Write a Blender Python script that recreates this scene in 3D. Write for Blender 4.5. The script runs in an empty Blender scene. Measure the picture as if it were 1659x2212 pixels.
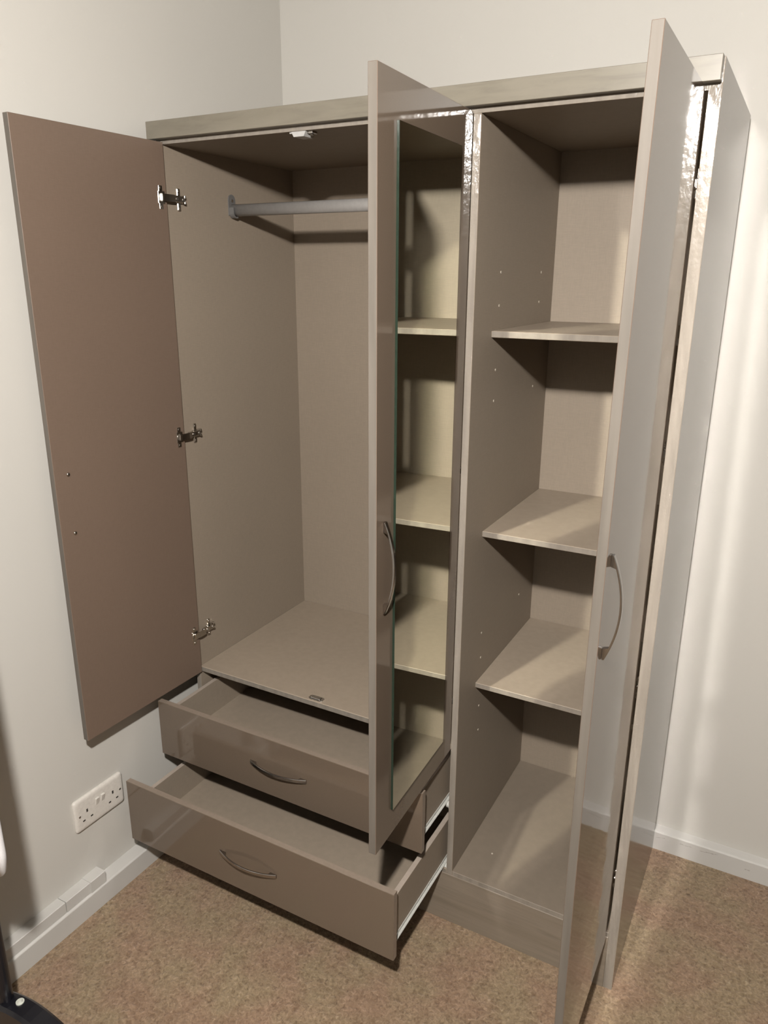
import bpy, bmesh, math, random
from mathutils import Vector, Matrix, Euler
random.seed(7)
sc = bpy.context.scene
col = sc.collection

# ------------------------------------------------------------------ camera
CX, CY, CZ = 1.3067, -1.3553, 1.4887
YAW, PITCH, ROLL, FPX = 0.4979, -0.3030, 0.0052, 1638.5
cy_, sy_ = math.cos(YAW), math.sin(YAW)
cp_, sp_ = math.cos(PITCH), math.sin(PITCH)
fwd = Vector((-sy_*cp_, cy_*cp_, sp_))
right = Vector((cy_, sy_, 0))
up = right.cross(fwd)
r2 = right*math.cos(ROLL) + up*math.sin(ROLL)
u2 = -right*math.sin(ROLL) + up*math.cos(ROLL)
cam_data = bpy.data.cameras.new('camera')
cam = bpy.data.objects.new('camera', cam_data)
col.objects.link(cam)
M = Matrix((r2, u2, -fwd)).transposed().to_4x4()
M.translation = Vector((CX, CY, CZ))
cam.matrix_world = M
cam_data.sensor_fit = 'VERTICAL'
cam_data.sensor_height = 24.0
cam_data.lens = 24.0*FPX/2212.0
cam_data.clip_start = 0.02
sc.camera = cam

# ------------------------------------------------------------------ light and exposure
LAMP = Vector((1.24, -1.45, 1.98))
BULB_STRENGTH = 3050.0
BULB_COLOR = (1.0, 0.955, 0.905)
sc.view_settings.view_transform = 'Standard'
sc.view_settings.look = 'None'
sc.view_settings.gamma = 1.0
sc.view_settings.exposure = 0.0
sc.cycles.sample_clamp_indirect = 0.0
sc.cycles.blur_glossy = 0.0
sc.cycles.use_guiding = True
sc.cycles.max_bounces = 8
world = bpy.data.worlds.new('world'); sc.world = world
world.use_nodes = True
world.node_tree.nodes['Background'].inputs[0].default_value = (1.0, 0.85, 0.7, 1)
world.node_tree.nodes['Background'].inputs[1].default_value = 0.0

# ------------------------------------------------------------------ dimensions (metres)
H = 1.80; W = 1.1412; T = 0.0146; TR = 0.0195; DP = 0.4925; YB = 0.4905
XP = 0.7429; ZT = 1.7561; ZV = 1.7651; ZDECK = 0.4909; ZB = 0.1483; ZPL = 0.137
DT = 1.7597; DB = 0.4775; DBR = 0.1403
WBACK = 0.5183; GL = 0.0382; GA = 0.0168

# ------------------------------------------------------------------ material helpers
def newmat(name):
    m = bpy.data.materials.new(name); m.use_nodes = True
    nt = m.node_tree; b = nt.nodes['Principled BSDF']
    return m, nt, b
def N(nt, t, **kw):
    n = nt.nodes.new(t)
    for k, v in kw.items(): setattr(n, k, v)
    return n
def coords(nt, scale=(1, 1, 1), rot=(0, 0, 0)):
    tc = N(nt, 'ShaderNodeTexCoord'); mp = N(nt, 'ShaderNodeMapping')
    mp.inputs['Scale'].default_value = scale; mp.inputs['Rotation'].default_value = rot
    nt.links.new(tc.outputs['Object'], mp.inputs['Vector'])
    return mp.outputs['Vector']
def noise(nt, vec, scale, detail=3, rough=0.5, dist=0.0):
    n = N(nt, 'ShaderNodeTexNoise')
    n.inputs['Scale'].default_value = scale; n.inputs['Detail'].default_value = detail
    n.inputs['Roughness'].default_value = rough; n.inputs['Distortion'].default_value = dist
    nt.links.new(vec, n.inputs['Vector'])
    return n.outputs['Fac']
def ramp(nt, fac, stops):
    r = N(nt, 'ShaderNodeValToRGB')
    while len(r.color_ramp.elements) < len(stops): r.color_ramp.elements.new(0.5)
    for e, (p, c) in zip(r.color_ramp.elements, stops):
        e.position = p; e.color = tuple(c) + (1,) if len(c) == 3 else c
    nt.links.new(fac, r.inputs['Fac'])
    return r.outputs['Color']
def mixc(nt, a, b, fac, mode='MIX'):
    m = N(nt, 'ShaderNodeMix', data_type='RGBA', blend_type=mode)
    if isinstance(fac, float): m.inputs[0].default_value = fac
    else: nt.links.new(fac, m.inputs[0])
    for s, v in ((6, a), (7, b)):
        if isinstance(v, (tuple, list)): m.inputs[s].default_value = tuple(v) + (1,) if len(v) == 3 else v
        else: nt.links.new(v, m.inputs[s])
    return m.outputs[2]
def bump(nt, b, height, strength, dist=0.001):
    bp = N(nt, 'ShaderNodeBump'); bp.inputs['Strength'].default_value = strength
    bp.inputs['Distance'].default_value = dist
    nt.links.new(height, bp.inputs['Height']); nt.links.new(bp.outputs['Normal'], b.inputs['Normal'])
    return bp
def mul(nt, a, b_, op='MULTIPLY'):
    m = N(nt, 'ShaderNodeMath', operation=op)
    for i, v in enumerate((a, b_)):
        if isinstance(v, (int, float)): m.inputs[i].default_value = v
        elif v is not None: nt.links.new(v, m.inputs[i])
    return m.outputs[0]
ALB = 0.68   # overall paint and board albedo level
def sh(c, k): return tuple(min(1, x*k) for x in c)

def plain(name, c, rough=0.5, metal=0.0, spec=0.5, nscale=120, var=0.05, bs=0.0, coat=0.0):
    m, nt, b = newmat(name)
    if metal < 0.3: c = sh(c, ALB)
    v = coords(nt)
    f = noise(nt, v, nscale, 2)
    nt.links.new(ramp(nt, f, [(0.3, sh(c, 1-var)), (0.7, sh(c, 1+var))]), b.inputs['Base Color'])
    b.inputs['Roughness'].default_value = rough; b.inputs['Metallic'].default_value = metal
    b.inputs['Specular IOR Level'].default_value = spec; b.inputs['Coat Weight'].default_value = coat
    if bs: bump(nt, b, f, bs, 0.0005)
    return m

# matte woven-print interior board
def linen(name, c, rough=0.55):
    m, nt, b = newmat(name)
    c = sh(c, ALB)
    a = noise(nt, coords(nt, (60, 60, 900)), 1.0, 3)
    d = noise(nt, coords(nt, (900, 900, 60)), 1.0, 3)
    f = mul(nt, mul(nt, a, d, 'ADD'), 0.5)
    g = noise(nt, coords(nt), 2.5, 2)
    c1 = ramp(nt, f, [(0.36, sh(c, 0.94)), (0.64, sh(c, 1.06))])
    c2 = ramp(nt, g, [(0.3, (0.94, 0.94, 0.94)), (0.7, (1, 1, 1))])
    nt.links.new(mixc(nt, c1, c2, 1.0, 'MULTIPLY'), b.inputs['Base Color'])
    b.inputs['Roughness'].default_value = rough
    b.inputs['Specular IOR Level'].default_value = 0.4
    bump(nt, b, f, 0.15, 0.0004)
    return m

# pale wood grain running along one axis
def wood(name, c, sc3, rough=0.4, rot=(0, 0, 0)):
    m, nt, b = newmat(name)
    c = sh(c, ALB)
    v = coords(nt, sc3, rot)
    f = noise(nt, v, 1.0, 6, 0.62, 0.9)
    w = noise(nt, coords(nt, tuple(s*0.28 for s in sc3), rot), 1.0, 3, 0.5, 1.4)
    c1 = ramp(nt, f, [(0.32, sh(c, 0.86)), (0.5, c), (0.7, sh(c, 1.08))])
    c2 = ramp(nt, w, [(0.35, (0.91, 0.90, 0.88)), (0.6, (1, 1, 1))])
    nt.links.new(mixc(nt, c1, c2, 1.0, 'MULTIPLY'), b.inputs['Base Color'])
    b.inputs['Roughness'].default_value = rough
    bump(nt, b, f, 0.12, 0.0005)
    return m

# lipping on board edges: shiny, a little wavy
def edging(name, c, rough=0.16, wav=0.5, spec=0.5):
    m, nt, b = newmat(name)
    c = sh(c, ALB)
    f = noise(nt, coords(nt, (1, 1, 0.6)), 95, 3)
    g = noise(nt, coords(nt, (60, 60, 4)), 1.0, 4)
    nt.links.new(ramp(nt, g, [(0.35, sh(c, 0.88)), (0.65, sh(c, 1.08))]), b.inputs['Base Color'])
    b.inputs['Roughness'].default_value = rough; b.inputs['Specular IOR Level'].default_value = spec
    bump(nt, b, f, wav, 0.002)
    return m

# high gloss lacquer
def gloss(name, c, rough=0.07, wav=0.012, coat=0.2):
    m, nt, b = newmat(name)
    c = sh(c, ALB)
    f = noise(nt, coords(nt), 14, 2)
    g = noise(nt, coords(nt), 500, 2)
    nt.links.new(ramp(nt, g, [(0.3, sh(c, 0.97)), (0.7, sh(c, 1.03))]), b.inputs['Base Color'])
    b.inputs['Roughness'].default_value = rough
    b.inputs['IOR'].default_value = 1.5
    b.inputs['Coat Weight'].default_value = coat; b.inputs['Coat Roughness'].default_value = 0.03
    bump(nt, b, f, wav, 0.002)
    return m

C_IN = (0.350, 0.288, 0.222)
C_EDGE = (0.30, 0.266, 0.224)
C_GLOSS = (0.168, 0.128, 0.095)
C_WALL = (0.685, 0.663, 0.615)
m_in = linen('interior_board', C_IN)
m_back = linen('back_board', sh(C_IN, 0.97), 0.6)
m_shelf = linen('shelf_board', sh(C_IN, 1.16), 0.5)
m_base_shade = linen('base_and_shade_board', sh(C_IN, 0.78), 0.5)  # base board colour, also painted shade for the top panel and shelf undersides
m_edge = edging('edge_lipping', C_EDGE)
m_dedge = edging('door_edge_lipping', (0.170, 0.150, 0.127), 0.6, 0.05, 0.25)
m_rim = plain('drawer_side_rim', (0.46, 0.39, 0.33), 0.4)
m_drimedge = plain('drawer_rim_edge', (0.30, 0.24, 0.19), 0.35)
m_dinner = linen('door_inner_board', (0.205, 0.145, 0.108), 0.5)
m_gloss = gloss('gloss_lacquer', C_GLOSS)
m_gside = gloss('side_gloss_lacquer', (0.13, 0.105, 0.083), 0.15, 0.012, 0.0)
m_gside.node_tree.nodes['Principled BSDF'].inputs['IOR'].default_value = 1.36
m_val = wood('valance_wood', (0.235, 0.212, 0.166), (9, 60, 60), 0.38, (0, 0.10, 0))
m_plinth = wood('plinth_wood', (0.27, 0.225, 0.175), (5, 90, 90), 0.45, (0, 0.03, 0))
m_nickel = plain('nickel', (0.42, 0.39, 0.35), 0.24, 1.0)
m_bolt = plain('bolt_zinc', (0.62, 0.64, 0.58), 0.4, 0.4)
m_handle = plain('brushed_nickel', (0.42, 0.41, 0.40), 0.20, 1.0)
m_steel = plain('zinc_steel', (0.5, 0.49, 0.47), 0.35, 1.0)
m_rail = plain('rail_aluminium', (0.40, 0.385, 0.37), 0.45, 0.25)
m_bracket = plain('grey_plastic', (0.16, 0.155, 0.15), 0.4)
m_runner = plain('cream_runner', (0.60, 0.60, 0.56), 0.35)
m_clip = plain('pale_plastic', (0.55, 0.54, 0.52), 0.45)
m_white = plain('socket_plastic', (0.80, 0.76, 0.70), 0.25)
m_hole = plain('socket_slot', (0.03, 0.025, 0.02), 0.6)
m_black = plain('black_lacquer', (0.010, 0.010, 0.014), 0.30)
m_pin = plain('pin_hole_chip', (0.70, 0.63, 0.52), 0.5)
m_cloth = plain('white_cotton', (0.80, 0.79, 0.80), 0.9, bs=0.3, nscale=700)

m_mirror, nt, b = newmat('mirror_silver')
f = noise(nt, coords(nt), 3, 1)
nt.links.new(ramp(nt, f, [(0, (0.88, 0.90, 0.80)), (1, (0.90, 0.92, 0.82))]), b.inputs['Base Color'])
b.inputs['Metallic'].default_value = 1.0; b.inputs['Roughness'].default_value = 0.0
m_glassedge = plain('mirror_glass_edge', (0.02, 0.032, 0.022), 0.15, 0.0, 0.2)
m_bevel_glint = plain('mirror_bevel_glint', (0.85, 0.92, 0.80), 0.25, 0.0)  # pale diffuse colour stands in for the glint on the bevel

# walls
def wallmat(name, c):
    m, nt, b = newmat(name)
    c = sh(c, ALB)
    g = noise(nt, coords(nt), 1.3, 2)
    f = noise(nt, coords(nt), 260, 3)
    nt.links.new(ramp(nt, g, [(0.3, sh(c, 0.985)), (0.7, sh(c, 1.01))]), b.inputs['Base Color'])
    b.inputs['Roughness'].default_value = 0.6
    b.inputs['Specular IOR Level'].default_value = 0.3
    bump(nt, b, f, 0.12, 0.0008)
    return m
m_wall = wallmat('wall_paint', C_WALL)
m_ceil = wallmat('ceiling_paint', (0.70, 0.69, 0.66))
# skirting gloss with a few dark scuffs
m_skirt, nt, b = newmat('skirting_paint')
b.inputs['Roughness'].default_value = 0.55
g = noise(nt, coords(nt), 6, 3)
base = ramp(nt, g, [(0.3, sh((0.62, 0.60, 0.57), ALB)), (0.7, sh((0.66, 0.645, 0.61), ALB))])
geo = N(nt, 'ShaderNodeNewGeometry'); sep = N(nt, 'ShaderNodeSeparateXYZ')
nt.links.new(geo.outputs['Position'], sep.inputs[0])
wob = noise(nt, coords(nt), 90, 3)
wobm = mul(nt, mul(nt, wob, 0.5, 'SUBTRACT'), 0.007)
tot = None
for (x0, z0, half, slope, th) in ((1.157, 0.040, 0.012, 0.2, 0.0009), (1.222, 0.0415, 0.015, 0.05, 0.0011),
                                  (1.279, 0.042, 0.022, 0.12, 0.0010), (1.373, 0.028, 0.006, -0.05, 0.0016)):
    dx = mul(nt, sep.outputs['X'], x0, 'SUBTRACT')
    zz = mul(nt, mul(nt, mul(nt, sep.outputs['Z'], z0, 'SUBTRACT'), mul(nt, dx, slope), 'SUBTRACT'), wobm, 'ADD')
    az = mul(nt, mul(nt, zz, 0.0, 'ABSOLUTE'), th, 'LESS_THAN')
    ax = mul(nt, mul(nt, dx, 0.0, 'ABSOLUTE'), half, 'LESS_THAN')
    k = mul(nt, az, ax)
    tot = k if tot is None else mul(nt, tot, k, 'MAXIMUM')
scr = mul(nt, tot, ramp(nt, noise(nt, coords(nt), 300, 2), [(0.35, (0.1, 0.1, 0.1)), (0.65, (0.75, 0.75, 0.75))]))
nt.links.new(mixc(nt, base, (0.17, 0.15, 0.13), scr), b.inputs['Base Color'])
# carpet
m_carpet, nt, b = newmat('carpet_pile')
v = coords(nt)
n1 = noise(nt, v, 125, 5, 0.65, 0.9)
n2 = noise(nt, v, 38, 3, 0.6, 0.8)
n3 = noise(nt, v, 9, 2)
c1 = ramp(nt, n1, [(0.25, (0.080, 0.054, 0.034)), (0.41, (0.182, 0.129, 0.083)), (0.58, (0.255, 0.187, 0.125)), (0.75, (0.38, 0.300, 0.220))])
c2 = ramp(nt, n2, [(0.32, (0.82, 0.79, 0.76)), (0.56, (1, 1, 1))])
c3 = ramp(nt, n3, [(0.38, (1.0, 0.91, 0.89)), (0.62, (0.98, 1.0, 0.92))])
nt.links.new(mixc(nt, mixc(nt, c1, c2, 1.0, 'MULTIPLY'), c3, 1.0, 'MULTIPLY'), b.inputs['Base Color'])
b.inputs['Roughness'].default_value = 0.95
b.inputs['Specular IOR Level'].default_value = 0.1
b.inputs['Sheen Weight'].default_value = 0.2
hh = mul(nt, mul(nt, n1, 0.7), mul(nt, n2, 0.5), 'ADD')
bump(nt, b, hh, 0.8, 0.005)
# lamp
m_bulb, nt, b = newmat('lit_bulb')
b.inputs['Emission Color'].default_value = BULB_COLOR + (1,)
# frosted dome that throws more light downwards than sideways
gn = N(nt, 'ShaderNodeNewGeometry'); sx = N(nt, 'ShaderNodeSeparateXYZ')
nt.links.new(gn.outputs['True Normal'], sx.inputs[0])
dn = mul(nt, mul(nt, sx.outputs['Z'], -1.0), 0.0, 'MAXIMUM')
nt.links.new(mul(nt, mul(nt, mul(nt, dn, 1.7), 1.0, 'ADD'), BULB_STRENGTH), b.inputs['Emission Strength'])

# ------------------------------------------------------------------ mesh helpers
def finish(bm, name, mats, parent=None, loc=(0, 0, 0), rz=0.0, smooth=False, recalc=True):
    if recalc: bmesh.ops.recalc_face_normals(bm, faces=bm.faces)
    me = bpy.data.meshes.new(name); bm.to_mesh(me); bm.free()
    if not isinstance(mats, (list, tuple)): mats = [mats]
    for m in mats: me.materials.append(m)
    if smooth:
        for p in me.polygons: p.use_smooth = True
    o = bpy.data.objects.new(name, me); col.objects.link(o)
    o.location = loc; o.rotation_euler = (0, 0, rz)
    if parent: o.parent = parent
    return o
def box(bm, x0, x1, y0, y1, z0, z1, mi=0, faces=None, bevel=0.0, seg=1):
    """faces: dict like {'-y':1} giving material index per side"""
    vs = [bm.verts.new(p) for p in ((x0, y0, z0), (x1, y0, z0), (x1, y1, z0), (x0, y1, z0),
                                    (x0, y0, z1), (x1, y0, z1), (x1, y1, z1), (x0, y1, z1))]
    side = {'-z': (3, 2, 1, 0), '+z': (4, 5, 6, 7), '-y': (0, 1, 5, 4), '+x': (1, 2, 6, 5), '+y': (2, 3, 7, 6), '-x': (3, 0, 4, 7)}
    fs = []
    for k, idx in side.items():
        f = bm.faces.new([vs[i] for i in idx]); f.material_index = (faces or {}).get(k, mi); fs.append(f)
    if bevel:
        es = list({e for f in fs for e in f.edges})
        bmesh.ops.bevel(bm, geom=es, offset=bevel, segments=seg, affect='EDGES', profile=0.5)
    return fs
def cyl(bm, c, r, h, axis='z', n=20, mi=0, r2=None):
    res = bmesh.ops.create_cone(bm, cap_ends=True, segments=n, radius1=r, radius2=r if r2 is None else r2, depth=h)
    rot = {'z': Matrix.Identity(3), 'x': Matrix.Rotation(math.pi/2, 3, 'Y'), 'y': Matrix.Rotation(-math.pi/2, 3, 'X')}[axis]
    for v in res['verts']: v.co = rot @ v.co + Vector(c)
    for f in {f for v in res['verts'] for f in v.link_faces}: f.material_index = mi
    return res['verts']
def prism(bm, pts2, fmap, w0, w1, mi=0):
    """extrude a closed 2-D outline; fmap(a,b,w)->xyz"""
    A = [bm.verts.new(fmap(a, b_, w0)) for a, b_ in pts2]
    B = [bm.verts.new(fmap(a, b_, w1)) for a, b_ in pts2]
    n = len(pts2)
    fs = [bm.faces.new(A), bm.faces.new(B[::-1])]
    for i in range(n):
        fs.append(bm.faces.new((A[i], B[i], B[(i+1) % n], A[(i+1) % n])))
    for f in fs: f.material_index = mi
    return A + B
def sweep(bm, pts, rad, n=12, mi=0, caps=True):
    """round tube through points; rad scalar or (rx,ry) list"""
    rings = []
    pts = [Vector(p) for p in pts]
    for i, p in enumerate(pts):
        t = (pts[min(i+1, len(pts)-1)] - pts[max(i-1, 0)]).normalized()
        a = Vector((0, 0, 1)) if abs(t.z) < 0.9 else Vector((0, 1, 0))
        s = t.cross(a).normalized(); q = s.cross(t).normalized()
        rr = rad[i] if isinstance(rad, list) else rad
        ra, rb = rr if isinstance(rr, tuple) else (rr, rr)
        rings.append([bm.verts.new(p + s*ra*math.cos(2*math.pi*k/n) + q*rb*math.sin(2*math.pi*k/n)) for k in range(n)])
    for a, b_ in zip(rings, rings[1:]):
        for k in range(n):
            bm.faces.new((a[k], a[(k+1) % n], b_[(k+1) % n], b_[k])).material_index = mi
    if caps:
        bm.faces.new(rings[0][::-1]).material_index = mi; bm.faces.new(rings[-1]).material_index = mi
def tag(o, label=None, cat=None, group=None, kind=None):
    if label: o['label'] = label
    if cat: o['category'] = cat
    if group: o['group'] = group
    if kind: o['kind'] = kind
    return o
def empty(name, loc):
    o = bpy.data.objects.new(name, None); col.objects.link(o); o.location = loc
    o.empty_display_size = 0.1
    return o

# ------------------------------------------------------------------ room
X1, Y0, ZC = 4.0, -4.2, 2.40
def wl(y): return -GL + GA*y
bm = bmesh.new(); box(bm, -0.3, X1+0.1, Y0-0.1, WBACK+0.1, -0.05, 0)
tag(finish(bm, 'floor', m_carpet), 'brown mottled carpet floor', None, None, 'structure')
bm = bmesh.new(); box(bm, -0.3, X1+0.1, Y0-0.1, WBACK+0.1, ZC, ZC+0.05)
tag(finish(bm, 'ceiling', m_ceil), 'white ceiling above the wardrobe', None, None, 'structure')
bm = bmesh.new(); box(bm, -0.3, X1+0.1, WBACK, WBACK+0.1, 0, ZC)
tag(finish(bm, 'wall_back', m_wall), 'cream wall behind the wardrobe', None, None, 'structure')
bm = bmesh.new()
prism(bm, [(wl(WBACK), WBACK), (-0.3, WBACK), (-0.3, Y0-0.1), (wl(Y0-0.1), Y0-0.1)], lambda a, b_, w: (a, b_, w), 0, ZC)
tag(finish(bm, 'wall_left', m_wall), 'cream wall beside the open left door', None, None, 'structure')
bm = bmesh.new(); box(bm, X1, X1+0.1, Y0-0.1, WBACK, 0, ZC)
tag(finish(bm, 'wall_right', m_wall), 'cream wall right of the room', None, None, 'structure')
bm = bmesh.new(); box(bm, wl(Y0)-0.05, X1, Y0-0.1, Y0, 0, ZC)
tag(finish(bm, 'wall_front', m_wall), 'cream wall opposite the wardrobe', None, None, 'structure')
# skirting: square face with a soft sloping top
def skirt_profile(d): return [(0, 0), (d, 0), (d, 0.0528), (d-0.0010, 0.0545), (d-0.004, 0.0562), (0, 0.0610)]
bm = bmesh.new()
prism(bm, skirt_profile(0.0250), lambda a, b_, w: (w, WBACK-a, b_), wl(WBACK)+0.03, X1)
tag(finish(bm, 'baseboard_back', m_skirt), 'low white skirting board along the back wall', None, None, 'structure')
bm = bmesh.new()
prism(bm, skirt_profile(0.0328), lambda a, b_, w: (wl(w)+a, w, b_), Y0, WBACK)
tag(finish(bm, 'baseboard_left', m_skirt), 'low white skirting board along the left wall', None, None, 'structure')

# ------------------------------------------------------------------ wardrobe
WR = Vector((0.57, 0.25, 0.0))
ward = tag(empty('wardrobe', WR), 'beige three-door wardrobe with all doors and both lower drawers pulled open', 'wardrobe')
OFF = tuple(-WR)
def wpart(bm, name, mats, **kw): return finish(bm, name, mats, ward, OFF, **kw)
BV = 0.0006
def bboard(name, x0, x1, y0, y1, z0, z1, mats, faces, bevel=BV):
    bm = bmesh.new(); box(bm, x0, x1, y0, y1, z0, z1, 0, faces, bevel)
    return wpart(bm, name, mats)
# side panels and partition (mat 0 interior, 1 edge, 2 outside gloss)
bboard('side_panel', 0.0, T, 0, DP, 0.0, H, [m_in, m_edge, m_gside], {'-y': 1, '-x': 2})
bboard('side_panel', W-TR, W, 0, DP, 0.0, H, [m_in, m_edge, m_gside], {'-y': 1, '+x': 2, '+z': 1})['label'] = 'glossy outer side panel on the right'
part = bboard('partition', XP, XP+T, 0, YB-0.0005, ZPL-0.0005, ZT, [m_in, m_edge], {'-y': 1})
bboard('top_panel', T, W-TR, 0, DP, ZT, ZT+0.015, [m_base_shade, m_edge], {'-y': 1}, 0.0004)  # board coloured darker to deepen the shade on its underside
bboard('back_panel', T, W-TR, YB, YB+0.002, 0.12, ZT, [m_back], None, 0)
bboard('wardrobe_floor', T, XP, 0, YB, ZDECK-T, ZDECK, [m_shelf, m_edge], {'-y': 1}, 0.0012)['label'] = 'wide base board of the hanging space'
bboard('base_panel', T, XP, 0.0005, YB, ZB-T, ZB, [m_in, m_edge], {'-y': 1})
bp = bboard('base_panel', XP+T, W-TR, 0.0005, YB, ZB-T, ZB, [m_base_shade, m_edge], {'-y': 1})
bm = bmesh.new(); cyl(bm, (0.8195, 0.0998, ZB+0.0004), 0.0022, 0.0008, 'z', 12)
finish(bm, 'paper_speck', m_pin, bp)
for zs in (1.3840, 0.9661, 0.6012):
    bboard('shelf', XP+T, W-TR, 0.096, YB, zs-0.0125, zs, [m_shelf, m_edge, m_base_shade], {'-y': 1, '-z': 2}, 0.0008)  # underside colour darkened to stand in for shade
# valance with mitred ends
bm = bmesh.new(); box(bm, -0.009, W-0.002, -0.018, 0.0, ZV, H, 0, None, 0.0007)
wpart(bm, 'valance', m_val)['label'] = 'pale wood-grain top rail'
bm = bmesh.new(); box(bm, T, W-TR, -0.0015, 0.013, 0, ZPL, 0, None, 0.0006)
wpart(bm, 'plinth', m_plinth)['label'] = 'wood-grain plinth'
# shelf pin holes in the partition, with pale chips
for (yy, zz) in ((.1328, 1.4948), (.3928, 1.4961), (.1315, 1.4313), (.3896, 1.4317), (.1281, 1.3045), (.3828, 1.2410),
                 (.1260, 1.2414), (.3768, .7126), (.1204, .7157), (.1220, .6530), (.1250, .5257), (.1280, .4594)):
    bm = bmesh.new()
    cyl(bm, (XP+T+0.0003, yy, zz), 0.0026, 0.0008, 'x', 12)
    finish(bm, 'shelf_pin_hole', m_pin, part)
# hanging rail (oval tube) with end brackets
RY, RZ = 0.226, 1.638
bm = bmesh.new()
sweep(bm, [(T+0.002, RY, RZ), (XP-0.002, RY, RZ)], (0.0078, 0.0140), 28)
rail = wpart(bm, 'hanging_rail', m_rail, smooth=False)
for p in rail.data.polygons: p.use_smooth = len(p.vertices) == 4
def rail_bracket(x, s):
    bm = bmesh.new()
    # wall plate, round-topped
    pts = [(-0.0125, -0.012), (0.0125, -0.012), (0.0125, 0.024)] + \
          [(0.0125*math.cos(a), 0.024+0.0125*math.sin(a)) for a in [math.pi*i/8 for i in range(1, 8)]] + [(-0.0125, 0.024)]
    prism(bm, pts, lambda a, b_, w: (x+s*w, RY+a, RZ+b_), 0.0002, 0.003)
    # cradle: U shape around the rail
    outer = [(-0.0115, 0.006)] + [(-0.0115*math.cos(a), -0.006-0.0125*math.sin(a)) for a in [math.pi*i/12 for i in range(13)]] + [(0.0115, 0.006)]
    inner = [(0.0085, 0.006)] + [(0.0085*math.cos(a), -0.006-0.0092*math.sin(a)) for a in [math.pi*i/12 for i in range(13)]] + [(-0.0085, 0.006)]
    pts = outer + inner
    A = [bm.verts.new((x+s*0.003, RY+a, RZ+b_)) for a, b_ in pts]; B = [bm.verts.new((x+s*0.016, RY+a, RZ+b_)) for a, b_ in pts]
    n = len(outer); m_ = len(pts)
    for i in range(m_):
        j = (i+1) % m_
        bm.faces.new((A[i], B[i], B[j], A[j]))
    for i in range(n-1):
        for L_ in (A, B): bm.faces.new((L_[i], L_[i+1], L_[m_-2-i], L_[m_-1-i]))
    cyl(bm, (x+s*0.0037, RY, RZ+0.022), 0.0035, 0.0016, 'x', 12, 1)
    o = finish(bm, 'rail_bracket', [m_bracket, m_nickel], rail); o['label'] = 'dark grey rail bracket'
rail_bracket(T, 1); rail_bracket(XP, -1)
# door catches
bm = bmesh.new()
pts = [(0.3565, 0.018), (0.3600, 0.0215), (0.3920, 0.0215), (0.3960, 0.0180), (0.3960, 0.0075), (0.3910, 0.0040), (0.3620, 0.0040), (0.3565, 0.0080)]
prism(bm, pts, lambda a, b_, w: (a, b_, w), ZDECK, ZDECK+0.0022)
box(bm, 0.364, 0.389, 0.007, 0.018, ZDECK+0.002, ZDECK+0.0042, 0, None, 0.0008)
for x in (0.3605, 0.3925): cyl(bm, (x, 0.0128, ZDECK+0.0028), 0.0022, 0.0016, 'z', 12, 1)
wpart(bm, 'catch_plate', [m_steel, m_nickel])['label'] = 'small steel catch plate'
bm = bmesh.new()
prism(bm, [(0.357, 0), (0.391, 0), (0.386, -0.0095), (0.362, -0.0095)], lambda a, b_, w: (a, w, ZT+b_), 0.002, 0.036)
box(bm, 0.351, 0.358, 0.004, 0.030, ZT-0.003, ZT-0.0001, 0, None, 0.0005)
box(bm, 0.390, 0.402, 0.008, 0.026, ZT-0.004, ZT-0.0001, 1, None, 0.0005)
cyl(bm, (0.397, 0.015, ZT-0.005), 0.004, 0.004, 'z', 12, 1, 0.003)
wpart(bm, 'magnetic_catch', [m_clip, m_nickel])['label'] = 'pale plastic magnetic catch'

# ---- bow handle, built along a local axis; fm(a along, o outwards, w across) -> xyz
def handle_mesh(fm, L=0.080, B=0.0175):
    bm = bmesh.new(); n = 32
    def o_in(t): return 0.0004 + B*(1-t*t)
    rows = []
    for i in range(n+1):
        t = -1 + 2*i/n
        w = 0.0040 + 0.0010*abs(t)**2
        th = 0.0030
        rows.append([bm.verts.new(fm(t*L, o, ww)) for o, ww in ((o_in(t), -w), (o_in(t)+th*0.7, -w), (o_in(t)+th, -w*0.75),
                    (o_in(t)+th, w*0.75), (o_in(t)+th*0.7, w), (o_in(t), w))])
    for a, c in zip(rows, rows[1:]):
        for k in range(6): bm.faces.new((a[k], a[(k+1) % 6], c[(k+1) % 6], c[k]))
    bm.faces.new(rows[0][::-1]); bm.faces.new(rows[-1])
    for s in (-1, 1):   # wedge feet
        ts = [1.0, 0.94, 0.88, 0.82, 0.76]
        pts = [(s*t*L, o_in(t)+0.0004) for t in ts] + [(s*0.79*L, 0.0), (s*1.0*L, 0.0)]
        prism(bm, pts, lambda a, o, w: fm(a, o, w), -0.0038, 0.0038)
    return bm

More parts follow.
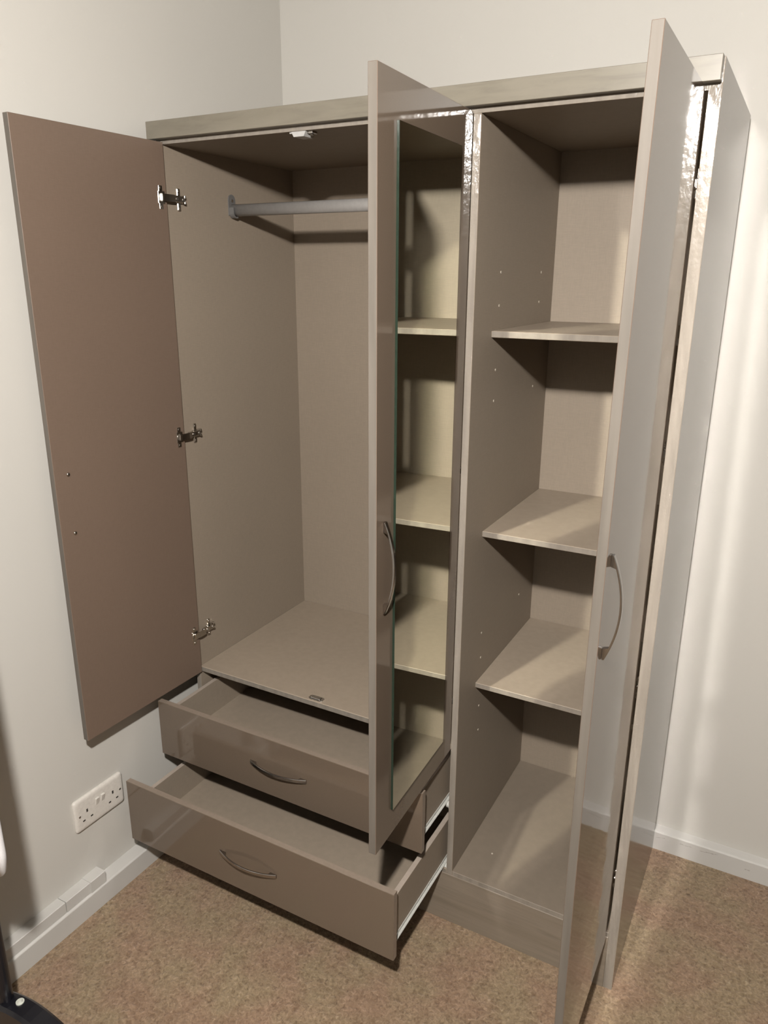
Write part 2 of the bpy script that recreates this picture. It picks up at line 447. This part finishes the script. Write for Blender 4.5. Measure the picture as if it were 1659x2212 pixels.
# ---- concealed hinge: sg is the x direction of s, built in door coordinates
def hinge_obj(door, sg, z, s0=0.0, plate=True, A=math.pi/2):
    bm = bmesh.new()
    X = lambda s: sg*(s)
    # flange on the door inner face (off = T outward = +off)
    def bx(s0, s1, o0, o1, z0, z1, mi=0, bev=0.0006):
        a, c = sorted((X(s0), X(s1))); box(bm, a, c, o0, o1, z0, z1, mi, None, bev)
    t = DOORT
    bx(0.016, 0.027, t, t+0.0016, z-0.024, z+0.024, 0)
    bx(0.010, 0.030, t, t+0.0020, z-0.013, z+0.013, 0, 0.0009)
    cyl(bm, (X(0.0215), t+0.0022, z+0.019), 0.0032, 0.0016, 'y', 12, 0, 0.0022)
    cyl(bm, (X(0.0215), t+0.0022, z-0.019), 0.0032, 0.0016, 'y', 12, 0, 0.0022)
    cyl(bm, (X(0.020), t+0.0024, z), 0.0085, 0.0014, 'y', 20, 1)
    bx(0.0165, 0.0235, t+0.002, t+0.0070, z-0.007, z+0.007, 0, 0.001)
    # curved link from cup over the edge to the arm
    pts = [(0.022, t+0.006), (0.014, t+0.0075), (0.004, t+0.0085), (-0.006, t+0.0085), (-0.016, t+0.0075), (-0.016, t+0.0055), (-0.006, t+0.0062), (0.004, t+0.0060), (0.014, t+0.0050), (0.022, t+0.0035)]
    prism(bm, pts, lambda a, o, w: (X(a), o, z+w), -0.0075, 0.0075)
    # arm and cruciform plate lying on the carcass side, seen beyond the hinge line
    q = t - 0.0068 if sg > 0 else 0.0
    if plate:
        bx(-0.050, -0.012, t-PL+0.0035, t-PL+0.0110, z-0.0065, z+0.0065, 0, 0.0012)
        bx(-0.058, -0.030, t-PL+0.0002, t-PL+0.0045, z-0.0080, z+0.0080, 0, 0.0012)
        bx(-0.044, -0.034, t-PL+0.0002, t-PL+0.0040, z-0.0235, z-0.0070, 0, 0.0016)
        bx(-0.044, -0.034, t-PL+0.0002, t-PL+0.0040, z+0.0070, z+0.0235, 0, 0.0016)
        for zz, ss, r in ((z-0.0175, -0.039, 0.0030), (z+0.0175, -0.039, 0.0030)):
            cyl(bm, (X(ss), t-PL+0.0046, zz), r, 0.0014, 'y', 12, 0, r*0.7)
        for ss in (-0.026, -0.046):
            cyl(bm, (X(ss), t-PL+0.0116, z), 0.0032, 0.0016, 'y', 12, 1)
        bx(-0.055, -0.050, t-PL+0.0045, t-PL+0.0105, z-0.009, z-0.003, 0, 0.0008)
        bx(-0.055, -0.050, t-PL+0.0045, t-PL+0.0105, z+0.003, z+0.009, 0, 0.0008)
    o = finish(bm, 'hinge', [m_nickel, m_steel], door); o['label'] = 'shiny nickel hinge'
    return o
DOORT = 0.0146; PL = 0.007

def make_door(sg, hx, ang, width, z0, z1, bow=0.0, ygap=0.003):
    """outer face at local y=0, inner at y=DOORT; runs along sg*x"""
    bm = bmesh.new()
    a, c = sorted((sg*ygap, sg*width))
    box(bm, a, c, 0, DOORT, z0, z1, 2, {'-y': 1, '+y': 0}, 0.0007)
    if bow:
        cuts = [z0 + (z1-z0)*i/20 for i in range(1, 20)]
        for zc in cuts:
            bmesh.ops.bisect_plane(bm, geom=bm.verts[:]+bm.edges[:]+bm.faces[:], plane_co=(0, 0, zc), plane_no=(0, 0, 1))
        for v in bm.verts:
            k = (v.co.z-z0)/(z1-z0)
            v.co.y += bow*4*k*(1-k)*abs(v.co.x)/width
    d = finish(bm, 'door', [m_dinner, m_gloss, m_dedge], ward, (hx-WR.x, -WR.y, 0), ang)
    return d
# left door
dl = make_door(1, 0.0085, -1.5987, 0.3706, DB, DT)
dl['label'] = 'left door showing its matt brown inside'
PL = 0.0085
for z in (1.648, 1.115, 0.590): hinge_obj(dl, 1, z)
for z in (1.0933, 0.9660):
    bm = bmesh.new()
    vs = bmesh.ops.create_uvsphere(bm, u_segments=16, v_segments=10, radius=0.0044)['verts']
    for v in vs: v.co = Vector((v.co.x+0.3375, DOORT+0.0002+v.co.z*0.6, v.co.y+z)) if True else v.co
    bmesh.ops.bisect_plane(bm, geom=bm.verts[:]+bm.edges[:]+bm.faces[:], plane_co=(0, DOORT, 0), plane_no=(0, 1, 0), clear_inner=True)
    finish(bm, 'handle_screw', m_nickel, dl, smooth=True)['label'] = 'shiny domed screw head'
# middle door with mirror
dm = make_door(-1, XP, 1.6033, 0.365, DB, DT)
dm['label'] = 'middle door, glossy with a tall mirror'
bm = handle_mesh(lambda a, o, w: (-0.3375+w, -o, 1.0297+a))
finish(bm, 'handle', m_handle, dm)['label'] = 'bowed metal handle'
bm = bmesh.new()
box(bm, -0.304, -0.060, -0.0040, -0.0001, 0.5345, 1.6975, 1, {'-y': 0})
fr = [f for f in bm.faces if f.material_index == 0][0]
r = bmesh.ops.inset_region(bm, faces=[fr], thickness=0.0016, depth=-0.0)
for f in r['faces']: f.material_index = 2 if f.calc_center_median().x > -0.063 else 1  # only the hinge-side strip carries the painted glint
for v in fr.verts: v.co.y = -0.0044
finish(bm, 'mirror', [m_mirror, m_glassedge, m_bevel_glint], dm)['label'] = 'tall frameless mirror'
PL = 0.015
for z in (1.648, 1.115, 0.590): hinge_obj(dm, -1, z)
# right door, slightly warped
dr = make_door(-1, W-TR-0.0030, 1.5708, 0.3685, DBR, DT, bow=0.0055, ygap=0.005)
dr['label'] = 'right full-height door, glossy, seen almost edge on'
bm = handle_mesh(lambda a, o, w: (-0.3375+w, -o+0.0046, 1.0400+a))
finish(bm, 'handle', m_handle, dr)['label'] = 'bowed metal handle'
PL = 0.0145
for z in (1.630, 1.190, 0.720, 0.260): hinge_obj(dr, -1, z)

# ---- drawers
def drawer(pull, zt, zb, z_side, z_bot, label):
    yf = -pull
    bm = bmesh.new()
    xs0, xs1 = 0.028, 0.730
    yb = yf + DOORT + 0.405
    z0 = z_bot - 0.016
    box(bm, xs0, xs0+0.0115, yf+DOORT, yb, z0, z_side, 0, {'+z': 1}, 0.0005)
    box(bm, xs1-0.0115, xs1, yf+DOORT, yb, z0, z_side, 0, {'+z': 1}, 0.0005)
    box(bm, xs0+0.0115, xs1-0.0115, yb-0.0115, yb, z0, z_side, 0, {'+z': 1}, 0.0005)
    box(bm, xs0+0.0115, xs1-0.0115, yf+DOORT, yb-0.0115, z_bot-0.003, z_bot, 2)
    d = wpart(bm, 'drawer', [m_in, m_rim, m_back]); d['label'] = label
    bm = bmesh.new(); box(bm, 0.002, 0.7452, yf, yf+DOORT, zb, zt, 1, {'-y': 0, '+y': 2}, 0.0009)
    finish(bm, 'drawer_front', [m_gloss, m_drimedge, m_in], d)
    bm = handle_mesh(lambda a, o, w: (0.3725+a, yf-o, (zt+zb)/2+w))
    finish(bm, 'handle', m_handle, d)['label'] = 'bowed metal handle'
    for s, x0 in ((-1, xs0), (1, xs1)):
        bm = bmesh.new()
        a, c = sorted((x0, x0+s*0.0012)); box(bm, a, c, yf+DOORT+0.001, yb-0.01, z0-0.0005, z0+0.0065, 0)
        a, c = sorted((x0, x0+s*0.0065)); box(bm, a, c, yf+DOORT+0.001, yb-0.01, z0-0.0020, z0-0.0005, 0)
        cyl(bm, (x0+s*0.006, yb-0.02, z0+0.008), 0.0075, 0.006, 'x', 18)
        # cabinet-side channel with its front roller
        xc = x0+s*0.0120
        a, c = sorted((xc-s*0.001, xc)); box(bm, a, c, 0.004, 0.38, z0-0.016, z0+0.004, 0)
        a, c = sorted((xc-s*0.008, xc)); box(bm, a, c, 0.012, 0.38, z0-0.0165, z0-0.0155, 0)
        cyl(bm, (xc-s*0.0045, 0.012, z0-0.0100), 0.0078, 0.006, 'x', 20)
        cyl(bm, (xc-s*0.0085, 0.012, z0-0.0100), 0.0026, 0.002, 'x', 12)
        finish(bm, 'drawer_runner', m_runner, d)['label'] = 'cream metal runner with roller'
    return d
drawer(0.1469, 0.4591, 0.3067, 0.440, 0.3475, 'upper drawer, pulled out a little')
drawer(0.2718, 0.3029, 0.1333, 0.262, 0.1720, 'lower drawer, pulled out furthest')

# ------------------------------------------------------------------ double socket on the left wall
ga = math.atan(GA)
SQ = Vector((wl(-0.3227), -0.3227, 0.2611))
sock = tag(empty('double_socket', SQ), 'white twin plug socket on the left wall beside the lower drawer', 'plug socket')
# local frame: a along the wall (towards the corner), n out of the wall
def sl(a, n, z): return (n*math.cos(ga)+a*math.sin(ga), a*math.cos(ga)-n*math.sin(ga), z)
bm = bmesh.new()
w, h, r = 0.0725, 0.0430, 0.007
def rr(w, h, r, k=6):
    out = []
    for cx, cz, a0 in ((w-r, h-r, 0), (-w+r, h-r, 90), (-w+r, -h+r, 180), (w-r, -h+r, 270)):
        for i in range(k+1):
            a = math.radians(a0+90*i/k); out.append((cx+r*math.cos(a), cz+r*math.sin(a)))
    return out
rings = [[bm.verts.new(sl(a, n, z)) for a, z in rr(w-ins, h-ins, r)] for n, ins in ((0, 0.0005), (0.004, 0), (0.0065, 0.0012), (0.0082, 0.0048), (0.0086, 0.010))]
for A, B in zip(rings, rings[1:]):
    for i in range(len(A)): bm.faces.new((A[i], A[(i+1) % len(A)], B[(i+1) % len(A)], B[i]))
bm.faces.new(rings[-1])
fp = finish(bm, 'face_plate', m_white, sock, smooth=True)
def lb(bm, a0, a1, n0, n1, z0, z1, mi=0, bev=0):
    vs = set(bm.verts)
    box(bm, a0, a1, n0, n1, z0, z1, mi, None, bev)
    for v in bm.verts:
        if v not in vs: v.co = Vector(sl(v.co.x, v.co.y, v.co.z))
for cxs in (-0.0385, 0.0385):
    for (da, dz, hw, hh) in ((0, 0.0045, 0.0022, 0.0042), (-0.0112, -0.0175, 0.0034, 0.0019), (0.0112, -0.0175, 0.0034, 0.0019)):
        bm = bmesh.new(); lb(bm, cxs+da-hw, cxs+da+hw, 0.0080, 0.0088, dz-hh, dz+hh)
        finish(bm, 'socket_slot', m_hole, fp)
for a in (-0.0085, 0.0085):
    bm = bmesh.new(); lb(bm, a-0.0050, a+0.0050, 0.0078, 0.0135, 0.001, 0.021, 0, 0.0008)
    # rocker tilts: press the lower half in
    for v in bm.verts:
        loc = Vector(v.co)
        if loc.z < 0.012:
            k = (0.012-loc.z)/0.009
            v.co = loc - Vector(sl(0, 0.0040, 0))*k
    finish(bm, 'rocker_switch', m_white, sock)
for a in (-0.0603, 0.0603):
    bm = bmesh.new(); cyl(bm, (0, 0, 0), 0.0028, 0.0008, 'x', 14)
    for v in bm.verts: v.co = Vector(sl(a+v.co.y, 0.0089+v.co.x, v.co.z-0.0005))
    finish(bm, 'fixing_screw', m_steel, fp)

# ------------------------------------------------------------------ painted cable trunking on top of the skirting
TK = Vector((wl(-0.6), -0.6, 0.0595))
tk = tag(empty('cable_trunking', TK), 'white painted cable trunking running along the left skirting top', 'cable trunking')
def trunk(name, y0, y1, d0, z0, z1, bev=0.0012):
    bm = bmesh.new()
    prism(bm, [(0, z0), (d0, z0-0.003), (d0, z1-0.001), (d0-0.0015, z1), (0, z1)], lambda a, b_, w: (wl(w)+a-TK.x, w-TK.y, b_-TK.z), y0, y1)
    return finish(bm, name, m_skirt, tk)
trunk('trunking_length', -1.9, -0.464, 0.0268, 0.0600, 0.0865)
trunk('trunking_length', -0.4622, -0.394, 0.0272, 0.0600, 0.0862)
trunk('trunking_cover', -0.394, -0.350, 0.0300, 0.0600, 0.0885)

# ------------------------------------------------------------------ black clothes rack, lower left
RX, RYY = 0.100, -0.700
rack = tag(empty('clothes_rack', (RX, RYY, 0)), 'black metal clothes rack with arched foot at the left edge', 'clothes rack')
def rfin(bm, name, m, **kw): return finish(bm, name, m, rack, (-RX, -RYY, 0), **kw)
for y in (RYY, RYY-0.90):
    bm = bmesh.new(); sweep(bm, [(RX, y, 0.10), (RX, y, 1.56)], 0.0135, 20)
    rfin(bm, 'pole', m_black)
    bm = bmesh.new()
    n = 18; rows = []
    for i in range(n+1):
        t = -1 + 2*i/n; x = RX + 0.07 + t*0.200
        zt_ = 0.119 - 0.088*t*t; th = 0.052
        rows.append([bm.verts.new((x, y+dy, zt_-dz)) for dy, dz in ((-0.022, 0.006), (-0.016, 0), (0.016, 0), (0.022, 0.006), (0.022, th), (-0.022, th))])
    for v in rows[0] + rows[1]: v.co.x = max(v.co.x, wl(y)+0.040)
    rows = rows[1:] if False else rows
    for a, c in zip(rows, rows[1:]):
        for k in range(6): bm.faces.new((a[k], a[(k+1) % 6], c[(k+1) % 6], c[k]))
    bm.faces.new(rows[0][::-1]); bm.faces.new(rows[-1])
    for v in bm.verts: v.co.z = max(v.co.z, 0.0)
    foot = rfin(bm, 'foot', m_black)
    for bx_ in (RX+0.038, RX-0.024):
        tb = (bx_-RX-0.07)/0.200; zb_ = 0.119 - 0.088*tb*tb
        bm = bmesh.new(); cyl(bm, (bx_, y+0.004, zb_+0.0008), 0.0080, 0.003, 'z', 18); cyl(bm, (bx_, y+0.004, zb_+0.0040), 0.0055, 0.0045, 'z', 18, 0, 0.0035)
        finish(bm, 'bolt', m_bolt, foot)['label'] = 'silver bolt head'
bm = bmesh.new(); sweep(bm, [(RX, RYY, 1.56), (RX, RYY-0.90, 1.56)], 0.0125, 20); rfin(bm, 'top_rail', m_black)
bm = bmesh.new(); sweep(bm, [(RX-0.004, RYY, 0.155), (RX-0.004, RYY-0.90, 0.155)], 0.0100, 16); cb = rfin(bm, 'lower_rail', m_black)

# white garment hanging from it; only its hem corner shows
garment = tag(empty('white_shirt', (0.136, -0.776, 0.57)), 'white garment hanging on the black clothes rack, its hem corner showing', 'garment')
bm = bmesh.new(); nu, nv = 72, 26; rings = []
for j in range(nv+1):
    v = j/nv; z = 0.577 + v*0.80
    wid = 0.172*(1 - 0.30*max(0, (v-0.80)/0.20)**1.5*1.9) * (1 - 0.04*v)
    dep = 0.034*(1-0.4*v)
    ring = []
    for i in range(nu):
        a = 2*math.pi*i/nu
        fold = 1 + (1-v)*0.22*math.sin(9*a+1.3) + (1-v)*0.10*math.sin(17*a)
        zz = z + (0.010*math.sin(5*a) if j == 0 else 0)
        ring.append(bm.verts.new((wid*math.cos(a), dep*fold*math.sin(a), zz-0.57)))
    rings.append(ring)
for A, B in zip(rings, rings[1:]):
    for i in range(nu): bm.faces.new((A[i], A[(i+1) % nu], B[(i+1) % nu], B[i]))
bm.faces.new(rings[-1])
g_ = finish(bm, 'shirt_body', m_cloth, garment, smooth=True)
md = g_.modifiers.new('thickness', 'SOLIDIFY'); md.thickness = 0.0012
for s in (-1, 1):
    bm = bmesh.new()
    sweep(bm, [(s*0.110, -0.008, 0.78), (s*0.135, -0.022, 0.68), (s*0.138, -0.034, 0.50), (s*0.135, -0.040, 0.34), (s*0.130, -0.042, 0.22)],
          [(0.030, 0.040), (0.030, 0.042), (0.026, 0.038), (0.024, 0.034), (0.022, 0.032)], 20)
    finish(bm, 'sleeve', m_cloth, garment, smooth=True)
bm = bmesh.new()
pts = [(-0.036+0.0170*math.cos(math.radians(a)), 0, 0.990+0.0170*math.sin(math.radians(a))) for a in range(200, -31, -15)] + [(-0.012, 0, 0.965), (0, 0, 0.945), (0, 0, 0.80)]
sweep(bm, pts, 0.0018, 8); sweep(bm, [(-0.14, 0, 0.745), (0, 0, 0.805), (0.14, 0, 0.745)], 0.004, 10)
finish(bm, 'hanger', m_steel, garment)

# ------------------------------------------------------------------ pendant lamp above the camera
lamp = tag(empty('pendant_lamp', (LAMP.x, LAMP.y, ZC)), 'pendant bulb under a wide dark shade added to block upward light, hanging from the ceiling in front of the wardrobe', 'lamp')
def lfin(bm, name, m, **kw): return finish(bm, name, m, lamp, (-LAMP.x, -LAMP.y, -ZC), **kw)
bm = bmesh.new(); cyl(bm, (LAMP.x, LAMP.y, ZC-0.012), 0.045, 0.024, 'z', 28, 0, 0.05); lfin(bm, 'ceiling_rose', m_white)
bm = bmesh.new(); sweep(bm, [(LAMP.x, LAMP.y, ZC-0.02), (LAMP.x, LAMP.y, LAMP.z+0.08)], 0.003, 10); lfin(bm, 'cord', m_white)
bm = bmesh.new(); cyl(bm, (LAMP.x, LAMP.y, LAMP.z+0.063), 0.017, 0.045, 'z', 20, 0, 0.013); lfin(bm, 'bulb_holder', m_white)
bm = bmesh.new()
vs = bmesh.ops.create_uvsphere(bm, u_segments=24, v_segments=14, radius=0.034)['verts']
for v in vs:
    if v.co.z > 0: v.co.z *= 1.25; v.co.x *= 1-0.25*(v.co.z/0.0425)**2; v.co.y *= 1-0.25*(v.co.z/0.0425)**2
    v.co += LAMP
lfin(bm, 'bulb', m_bulb, smooth=True)
# added unseen opaque cone over the bulb, dark inside to cut ceiling bounce
bm = bmesh.new()
prof = [(0.018, 0.098), (0.060, 0.088), (0.110, 0.064), (0.135, 0.046), (0.132, 0.044), (0.108, 0.060), (0.059, 0.084), (0.018, 0.094)]
rg = [[bm.verts.new((LAMP.x+r*math.cos(2*math.pi*k/40), LAMP.y+r*math.sin(2*math.pi*k/40), LAMP.z+z)) for k in range(40)] for r, z in prof]
for i in range(len(rg)):
    A, B = rg[i], rg[(i+1) % len(rg)]
    for k in range(40): bm.faces.new((A[k], A[(k+1) % 40], B[(k+1) % 40], B[k]))
lfin(bm, 'added_lamp_shade', m_bracket, smooth=True)
